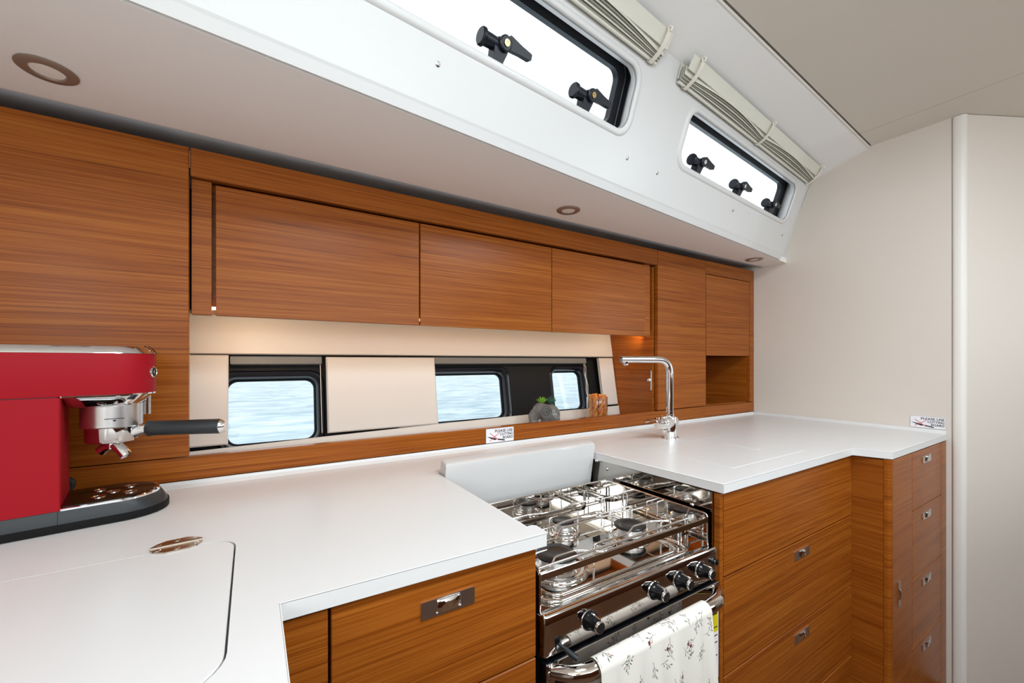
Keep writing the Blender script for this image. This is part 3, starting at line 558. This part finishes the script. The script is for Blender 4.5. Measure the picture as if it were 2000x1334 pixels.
# ------------------------------------------------------------------ dish towel
def towel():
    Wd, Hf, Hb = .331, .26, .20; nx, ny = 380, 560; x0 = .517
    R = .0178; per = math.pi*R; tot = Hb+per+Hf; verts = []; cols = []
    # print: sprigs rasterised in cloth space
    tw, th = 760, 1000; img = np.ones((th, tw, 3))*np.array(srgb(232, 226, 216)[:3])
    yy, xx = np.mgrid[0:th, 0:tw]; sx = tw/Wd; sy = th/tot
    rs = random.Random(11); green = np.array(srgb(98, 104, 92)[:3]); grey = np.array(srgb(132, 128, 118)[:3]); plum = np.array(srgb(110, 44, 52)[:3]); rose = np.array(srgb(176, 128, 122)[:3])
    def dot(cx, cy, a, b, ang, col):
        m = max(a, b)+2; i0, i1, j0, j1 = int(max(0, cy-m)), int(min(th, cy+m+1)), int(max(0, cx-m)), int(min(tw, cx+m+1))
        if i1 <= i0 or j1 <= j0: return
        X = xx[i0:i1, j0:j1]-cx; Y = yy[i0:i1, j0:j1]-cy; c, s = math.cos(ang), math.sin(ang)
        img[i0:i1, j0:j1][((X*c+Y*s)/a)**2+((-X*s+Y*c)/b)**2 < 1] = col
    def sprig(cx, cy, ang, L):
        col = green if rs.random() < .6 else grey; px, py = cx, cy; bend = rs.uniform(-.08, .08)
        n = 16
        for k in range(n):
            a = ang+bend*k; px += math.cos(a)*L/n; py += math.sin(a)*L/n; dot(px, py, 1.5, 1.5, 0, col)
            if k in (4, 7, 10, 13):
                sd = 1 if (k//3) % 2 else -1; bx, by = px, py
                for q in range(6): bx += math.cos(a+sd*.8)*2.2; by += math.sin(a+sd*.8)*2.2; dot(bx, by, 1.1, 1.1, 0, col)
                dot(bx+math.cos(a+sd*.6)*4, by+math.sin(a+sd*.6)*4, 6.5, 2.6, a+sd*.6, col if rs.random() < .75 else rose)
        if rs.random() < .25:
            for q in range(5): dot(px+4*math.cos(q*1.257), py+4*math.sin(q*1.257), 4.2, 3, q*1.257, plum)
        else: dot(px, py, 6, 2.5, ang+bend*16, col)
    for gy in range(0, th, 76):
        for gx in range(0, tw, 76):
            sprig(gx+rs.uniform(5, 60)+(38 if (gy//76) % 2 else 0), gy+rs.uniform(8, 50), rs.uniform(0, 6.28), rs.uniform(46, 68))
    for j in range(ny+1):
        s = tot*j/ny
        for i in range(nx+1):
            a = i/nx; x = x0+Wd*a
            if s < Hb:   # back fall
                d = Hb-s; y = .5435+R; z = .671-d; k = min(1, d/.1)
            elif s < Hb+per:
                th_ = (s-Hb)/R; y = .5435+R*math.cos(th_); z = .671+R*math.sin(th_)*1.06; k = 0; d = 0
            else:
                d = s-Hb-per; y = .5435-R; z = .671-d; k = min(1, d/.16)
            fold = (.010*math.sin(9*a*math.pi*.62+.6)+.006*math.sin(15*a+1.3)+.003*math.sin(31*a))*k
            if s >= Hb+per: y += -abs(fold)*.9-.002*k+fold*.15
            elif s < Hb: y += abs(fold)*.4
            x2 = x+(.004*k*(d/.2) if s >= Hb+per else -.012*k*d/.2)*(1 if a > .5 else .6)
            verts.append((x2, y, z-.004*math.sin(math.pi*a)*k)); 
            cols.append(img[min(th-1, int(s*sy)), min(tw-1, int(a*Wd*sx))])
    faces = [(j*(nx+1)+i, j*(nx+1)+i+1, (j+1)*(nx+1)+i+1, (j+1)*(nx+1)+i) for j in range(ny) for i in range(nx)]
    m = bpy.data.materials.new('towel_print'); m.use_nodes = True; b = m.node_tree.nodes['Principled BSDF']; at = m.node_tree.nodes.new('ShaderNodeAttribute'); at.attribute_name = 'print'
    m.node_tree.links.new(at.outputs['Color'], b.inputs['Base Color']); b.inputs['Roughness'].default_value = .9; b.inputs['Specular IOR Level'].default_value = .1
    M['towel'] = m
    o = add('dish_towel', (verts, faces), 'towel', smooth=80)
    ca = o.data.color_attributes.new('print', 'FLOAT_COLOR', 'POINT'); ca.data.foreach_set('color', np.c_[np.array(cols), np.ones(len(cols))].astype('f').ravel())
    tag(o, 'white dish towel with small flower sprigs hanging over the oven handle', 'towel')
towel()
# ------------------------------------------------------------------ TAP
t = thing('tap', (1.385, 1.035, ZT), 'chrome single lever kitchen tap with square bent swivel spout', 'tap')
f = Fr((1.385, 1.035, ZT-.0003))
add('base_ring', lathe(f, [(.034, 0), (.034, .004), (.031, .007), (.029, .0075)], 32), 'chrome', t, smooth=50)
add('body', lathe(f, [(.0265, .007), (.0265, .082), (.025, .086), (.018, .0875)], 32), 'chrome', t, smooth=40)
dv = V((-.195, .075, 0)).normalized(); p0 = V((1.385, 1.035, 0))
tp = arc([p0+V((0, 0, 1.0)), p0+V((0, 0, 1.2275)), p0+dv*.205+V((0, 0, 1.2275))], .055, 12)
sp_ = add('spout', tube(tp, .0135, 20), 'chrome', t, smooth=60)
add('collar', lathe(Fr((1.385, 1.035, 1.0)), [(.0165, 0), (.0165, .012), (.0142, .014), (.0142, .026)], 24), 'chrome', t, smooth=40)
e_ = p0+dv*.186
add('aerator', lathe(Fr((e_.x, e_.y, 1.215), (1, 0, 0), (0, 0, -1)), [(.0105, -.008), (.0105, .006), (.009, .008), (.009, .011), (.003, .011)], 20), 'chrome', sp_, smooth=40)
hd = V((-.80, -.05, 0)).normalized()
hc = p0+V((0, 0, .985))
cl = add('cartridge', lathe(Fr(tuple(hc), (0, 0, 1), tuple(hd)), [(.024, -.024), (.026, -.02), (.026, .046), (.0235, .048), (.0235, .05), (.0255, .052), (.0255, .066), (.023, .074), (.012, .079), (.001, .080)], 28), 'chrome', t, smooth=40)
lv = []
sdv = V((-hd.y, hd.x, 0))
for a, wd, zz in ((.060, .012, .006), (.085, .013, .014), (.12, .012, .016), (.150, .010, .012), (.156, .006, .011)):
    c = hc+hd*a+V((0, 0, zz)); lv.append([tuple(c+sdv*wd*k+V((0, 0, h))) for k, h in ((-1, 0), (-.6, -.0025), (.6, -.0025), (1, 0), (.6, .0025), (-.6, .0025))])
add('lever', loft(lv), 'chrome', cl, smooth=50)
# ------------------------------------------------------------------ COFFEE MACHINE
a10 = math.radians(10); MF = Fr((-.148, 1.132, ZT), (math.cos(a10), math.sin(a10), 0), (0, 0, 1))
t = thing('coffee_machine', MF(-.165, 0, 0), 'red slim espresso machine with chrome trim and black handled filter holder', 'coffee machine')
def plan(l0, l1, w, r, rb=.01, n=12):
    p = []
    for k, (cx, cy, a, q) in enumerate(((l1-r, w-r, 0, r), (l0+rb, w-rb, 90, rb), (l0+rb, -w+rb, 180, rb), (l1-r, -w+r, 270, r))):
        for i in range(n+1):
            th = math.radians(a+90*i/n); p.append((cx+q*math.cos(th), cy+q*math.sin(th)))
    return p
def mloft(ls): return loft([[MF(x, y, z) for x, y in p] for p, z in ls])
add('base', mloft([(plan(-.327, -.001, .0735, .068), .001), (plan(-.329, 0, .075, .07), .004), (plan(-.329, -.001, .0745, .07), .014), (plan(-.324, -.012, .0705, .066), .034), (plan(-.322, -.0145, .0695, .065), .0365)]), 'charcoal', t, smooth=35)
add('base_skirt', mloft([(plan(-.3285, 0, .0752, .07), .0008), (plan(-.3295, .0008, .0757, .0705), .003), (plan(-.3295, .0008, .0757, .0705), .0135), (plan(-.3285, 0, .0745, .07), .0145)]), 'black', t, smooth=35)
add('seam', mloft([(plan(-.1535, -.1525, .0746, .0004, .0004, 2), .014), (plan(-.1535, -.1525, .0702, .0004, .0004, 2), .036)]), 'black', t)
add('tray_rim', mloft([(plan(-.152, -.014, .0695, .065, .004), .0355), (plan(-.152, -.0145, .0695, .065, .004), .0395), (plan(-.151, -.0165, .0675, .063, .004), .041)]), 'chrome', t, smooth=35)
gr = add('drip_grid', mloft([(plan(-.150, -.020, .064, .06, .003), .041), (plan(-.150, -.021, .0635, .06, .003), .0425)]), 'tray_dark', t, smooth=35)
for l, w in ((-.06, -.028), (-.06, .022), (-.085, -.004), (-.105, -.03), (-.105, .025)):
    add('grid_hole', lathe(Fr(MF(l, w, .0424), MF.x, MF.z), [(.011, 0), (.011, .0012), (.008, .0012), (.007, .0002)], 20), 'chrome', gr)
add('column', mloft([(plan(-.322, -.150, .0695, .004), .037), (plan(-.322, -.150, .0695, .004), .236)]), 'red', t, smooth=35)
add('seam_shadow', mloft([(plan(-.321, -.152, .0685, .004), .236), (plan(-.321, -.152, .0685, .004), .2375)]), 'charcoal', t)
hd_ = add('head', mloft([(plan(-.324, -.022, .071, .062), .2375), (plan(-.325, -.0205, .072, .063), .240), (plan(-.325, -.0205, .072, .063), .313), (plan(-.324, -.0215, .0715, .0625), .315)]), 'red', t, smooth=35)
add('head_rim', mloft([(plan(-.151, -.022, .0705, .062, .003), .2345), (plan(-.151, -.0205, .0722, .063, .003), .236), (plan(-.151, -.0205, .0722, .063, .003), .2385)]), 'chrome', hd_, smooth=35)
add('under_bowl', mloft([(plan(-.150, -.026, .066, .058, .02), .2345), (plan(-.146, -.042, .052, .046, .03), .217), (plan(-.142, -.046, .047, .044, .03), .214)]), 'chrome', hd_, smooth=35)
add('top_tray', mloft([(plan(-.325, -.0205, .0722, .063), .3155), (plan(-.324, -.022, .0715, .062), .3185), (plan(-.318, -.030, .064, .055), .3285), (plan(-.316, -.033, .062, .053), .3295)]), 'chrome', hd_, smooth=30)
for l, w in ((-.033, -.024), (-.027, .002), (-.034, .026)):
    add('button', lathe(Fr(MF(l, w, .3225), MF.y, tuple(MF.x*.75+MF.z*.66)), [(.0105, -.004), (.0105, .0015), (.0085, .003), (.0075, .0015), (.0005, .002)], 20), 'tray_dark', hd_, smooth=40)
bd = add('badge', lathe(Fr(MF(-.0268, -.0352, .279), MF.y*.906+MF.x*.42, MF.x*.906-MF.y*.42), [(.0115, 0), (.0115, .002), (.0095, .0035), (.009, .0025)], 24, False), 'chrome', hd_, smooth=50)
add('badge_face', lathe(Fr(MF(-.0268, -.0352, .279), MF.y*.906+MF.x*.42, MF.x*.906-MF.y*.42), [(.0092, .0012), (.0088, .0028), (.0005, .003)], 24), 'ink', bd)
add('badge_mark', lathe(Fr(MF(-.0268, -.0352, .279), MF.y*.906+MF.x*.42, MF.x*.906-MF.y*.42), [(.0042, .0025), (.0042, .0036), (.0005, .0037)], 4), 'chrome', bd)
gf = Fr(MF(-.086, 0, 0), MF.x, MF.z)
gh = add('group_head', lathe(gf, [(.046, .216), (.046, .174), (.0445, .173), (.044, .172)], 40), 'brushed', t, smooth=35)
pf_ = add('filter_holder', lathe(gf, [(.040, .172), (.040, .147), (.038, .143), (.034, .1415), (.010, .141)], 40), 'steel_soft', t, smooth=35)
hv = V((.945, -.326, 0)); gc = gf.o
zz = V((0, 0, .165))
add('handle_neck', tube([gc+hv*.036+V((0, 0, .160)), gc+hv*.05+V((0, 0, .163)), gc+hv*.066+zz], [.013, .010, .0085], 16), 'chrome', pf_, smooth=60)
add('handle_grip', tube([gc+hv*a+zz for a in (.060, .062, .072, .12, .188, .189)], [.0145, .016, .0148, .0150, .0155, .015], 20), 'handle_black', pf_, smooth=50)
add('handle_cap', tube([gc+hv*a+zz for a in (.189, .190, .196, .1985)], [.0148, .015, .012, .010], 20), 'chrome', pf_, smooth=30)
sv = V((.9, -.45, 0)).normalized()
add('coffee_spout', join(tube([gc+V((0, 0, .143)), gc+V((0, 0, .128))], .011, 14), tube([gc+V((0, 0, .134)), gc+sv*.012+V((0, 0, .130)), gc+sv*.026+V((0, 0, .113))], .0105, 14), tube([gc+V((0, 0, .134)), gc-sv*.012+V((0, 0, .130)), gc-sv*.022+V((0, 0, .122))], .0095, 14)), 'chrome', pf_, smooth=50)
add('lock_mark', join(prism(Fr(gc+V((.012, -.0446, .190)), (1, .2, 0), (.26, -.96, 0)), [(-.014, 0), (.014, 0), (.014, .0012), (-.014, .0012)], 0, .0004), prism(Fr(gc+V((.012, -.0446, .1845)), (1, .2, 0), (.26, -.96, 0)), [(-.003, .004), (0, 0), (.003, .004)], 0, .0004)), 'ink', gh)
add('steam_tube', join(tube([MF(-.035, .02, .237), MF(-.035, .02, .19)], .007, 12)), 'chrome', t, smooth=60)
pl = thing('power_plug', (-.335, 1.246, .955), 'small black plug on the backsplash behind the coffee machine', 'plug')
add('plug_body', lathe(Fr((-.335, D-.0005, .957), (1, 0, 0), (0, -1, 0)), [(.016, 0), (.016, .004), (.012, .008), (.012, .022), (.006, .026)], 18), 'handle_black', pl, smooth=40)
# ------------------------------------------------------------------ SHELF THINGS
def remesh(g, vs):
    me = bpy.data.meshes.new('tmp'); me.from_pydata(g[0], [], g[1]); o = bpy.data.objects.new('tmp', me); COL.objects.link(o)
    m = o.modifiers.new('r', 'REMESH'); m.mode = 'VOXEL'; m.voxel_size = vs; s = o.modifiers.new('s', 'SMOOTH'); s.factor = .5; s.iterations = 6
    bpy.context.view_layer.update(); me2 = bpy.data.meshes.new_from_object(o.evaluated_get(bpy.context.evaluated_depsgraph_get()))
    r = ([tuple(v.co) for v in me2.vertices], [tuple(q.vertices) for q in me2.polygons]); bpy.data.objects.remove(o); return r
# elephant planter: local axes: a = towards the image right, d = towards the camera
ec = V((1.03, 1.375, .955)); ea = V((.85, -.53, 0)).normalized(); ed = V((-.60, -.80, 0)).normalized()
EF = Fr(tuple(ec), tuple(ea), (0, 0, 1)); eback = -1
def E3(a, d, z): return tuple(ec+ea*a+V((-ea.y, ea.x, 0))*(-d)+V((0, 0, z)))
el = thing('elephant_planter', tuple(ec), 'grey ceramic elephant planter with a curled trunk on the shelf', 'planter')
def eb(a, d, z, r, x=1, y=1, q=1):
    g = ball((0, 0, 0), r, 18, 12, x, y, q); return [E3(a+p[0], d+p[1], z+p[2]) for p in g[0]], g[1]
parts = [eb(.022, 0, .045, .042, 1.0, .85, 1.0), eb(-.020, .010, .062, .034, .95, .95, 1.0), eb(-.042, .010, .042, .024, .9, .9, 1.1)]
parts.append(tube([E3(-.040, .012, .055), E3(-.055, .016, .038), E3(-.055, .020, .018), E3(-.040, .022, .010), E3(-.026, .022, .014)], [.020, .016, .013, .011, .009], 14))
for a, d in ((.0, .02), (.045, .02), (.0, -.02), (.045, -.02)): parts.append(tube([E3(a, d, .001), E3(a, d, .04)], .016, 14))
parts.append(tube([E3(.004, 0, .06), E3(.004, 0, .086)], .032, 18))
add('body', remesh(join(*parts), .0026), 'stone_grey', el, smooth=180)
er = []
for k in range(40):
    th = k*.42; rr = .024-.0005*k
    er.append(E3(.002+rr*.95*math.cos(th), .048+.0002*k, .062+rr*1.15*math.sin(th)))
add('ear', join(prism(Fr(E3(.002, .042, .062), tuple(ea), tuple(ec-V(E3(0, -1, 0))+V((0,0,.955-.955)))), circ(0, 0, .025, 24, .029), -.002, .005), tube(er, .0022, 6)), 'stone_grey', el, smooth=40)
add('tusk_mark', join(*[tube([E3(.018+.007*k, .034-.0008*k*k, .030), E3(.018+.007*k, .035-.0008*k*k, .012)], .0012, 6) for k in range(6)]), 'stone_dark', el)
add('painted_mark', join(*[tube([E3(.030+.006*k, .0375-.003*k, .052), E3(.033+.006*k, .0370-.003*k, .046+.006*(k % 2))], .0016, 6) for k in range(3)]), 'white_print', el)
def succulent(a, d, z, mt, nl, L, w, label, seed, lean=0):
    rs = random.Random(seed); c = V(E3(a, d, z)); g = []
    t = thing('succulent', tuple(c), label, 'succulent')
    for k in range(nl):
        az = 2.4*k; tl = .25+1.0*(k/nl); u = V((math.cos(az)*math.sin(tl)+lean*ea.x, math.sin(az)*math.sin(tl)+lean*ea.y, math.cos(tl))).normalized(); s = L*rs.uniform(.8, 1.1)
        add('leaf', tube([c, c+u*s*.35, c+u*s*.7+V((0, 0, s*.05)), c+u*s+V((0, 0, s*.12))], [w*.5, w, w*.85, w*.12], 7, flat=.45), mt, t, smooth=60)
    add('soil', lathe(Fr(tuple(c-V((0, 0, .004)))), [(.012, 0), (.012, .004), (.004, .005)], 12), 'stone_dark', t)
succulent(-.012, .004, .092, 'leaf_lime', 26, .026, .0042, 'lime green spiky succulent in the elephant planter', 1)
succulent(.026, -.002, .090, 'leaf_teal', 18, .028, .0052, 'blue green succulent at the back of the elephant planter', 2, .3)
# jar with twisted sticks
jc = V((1.335, 1.385, .955))
t = thing('glass_jar', tuple(jc), 'clear glass jar filled with twisted orange snack sticks', 'jar')
f = Fr(tuple(jc))
add('glass_wall', lathe(f, [(.046, .0005), (.0475, .003), (.0475, .102), (.0465, .104), (.0455, .102), (.0455, .006), (.002, .006)], 32, False), 'jar_glass', t, smooth=40)
rs = random.Random(5)
descr = ('leftmost', 'second from left', 'third from left', 'fourth from left', 'second from right', 'rightmost')
for k, (a, d, tx, hh) in enumerate(((-.030, .006, .05, .113), (-.015, .024, -.03, .117), (-.006, -.012, .06, .116), (.010, .022, .10, .108), (.020, -.008, -.02, .113), (.033, .010, -.03, .112))):
    rt = V((.85, -.53, 0)); bk = V((.53, .85, 0)); base = jc+rt*a-bk*d+V((0, 0, .008)); ax = (V((0, 0, 1))+rt*tx*.6).normalized(); hs = []
    for s in (0, math.pi):
        hs.append(tube([base+ax*(hh-.008)*i/22+(rt*math.cos(s+i*.42+k)+bk*math.sin(s+i*.42+k))*.0058 for i in range(23)], [.0076+.0012*math.sin(i*1.7+k) for i in range(23)], 9))
    tag(add('snack_stick', join(*hs), 'snack' if k % 2 == 0 else 'snack_dark', smooth=60), 'twisted orange snack stick in the glass jar, '+descr[k], 'snack', 'twisted sticks in the jar')
# ------------------------------------------------------------------ ROMAN BLINDS over the cabin windows
def blind(s0, s1, straps, label):
    t = thing('roman_blind', CF((s0+s1)/2, .33, .02), label, 'blind', 'folded blinds above the cabin windows')
    add('valance', prism(CF, [(s0, .352), (s1, .352), (s1, .396), (s0, .396)], .004, .0065), 'blind_cloth', t)
    cuts = [s0]+list(straps)+[s1]
    n = 64
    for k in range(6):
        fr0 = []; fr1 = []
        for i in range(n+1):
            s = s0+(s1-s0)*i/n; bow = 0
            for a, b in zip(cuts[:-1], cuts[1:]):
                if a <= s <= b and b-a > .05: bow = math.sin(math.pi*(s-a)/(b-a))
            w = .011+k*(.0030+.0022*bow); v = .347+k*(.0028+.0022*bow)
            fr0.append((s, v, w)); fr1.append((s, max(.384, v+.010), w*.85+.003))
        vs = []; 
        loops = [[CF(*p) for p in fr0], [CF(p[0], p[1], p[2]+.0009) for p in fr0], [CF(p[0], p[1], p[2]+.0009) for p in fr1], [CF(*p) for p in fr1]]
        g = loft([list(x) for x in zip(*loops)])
        add('pleat', g, 'fold_shade' if k in (0, 2, 4) else 'blind_cloth', t, smooth=30)
    add('bottom_rod', tube([CF(s0+.004, .343, .009), CF(s1-.004, .343, .009)], .0045, 10), 'blind_cloth', t, smooth=60)
    add('valance', loft([[CF(s, v, w) for v, w in ((.374, .034), (.374, .0365), (.411, .046), (.413, .0435))] for s in (s0, s1)]), 'blind_cloth', t)
    for s in straps:
        lp = [(.412, .044), (.411, .050), (.402, .053), (.389, .051), (.372, .045), (.355, .034), (.341, .020), (.334, .010), (.338, .003)]
        h = .008
        g = loft([[CF(s+e, v, w) for e, o_ in ((-h, 0), (h, 0)) for v, w in ()] for _ in ()]) if 0 else loft([[CF(s-h, v, w), CF(s+h, v, w), CF(s+h, v+.001, w+.0015), CF(s-h, v+.001, w+.0015)] for v, w in lp])
        st_ = add('strap', g, 'strap', t, smooth=50)
        add('strap_hook', tube([CF(s, .410, .044), CF(s, .418, .052), CF(s, .413, .060), CF(s, .404, .058)], .0028, 8), 'strap', st_, smooth=60)
blind(-.20, 1.005, (-.15, .42, .975), 'folded cream roman blind above the longer cabin window')
blind(1.125, 2.325, (1.165, 1.715, 2.305), 'folded cream roman blind above the cabin window nearest the bulkhead')
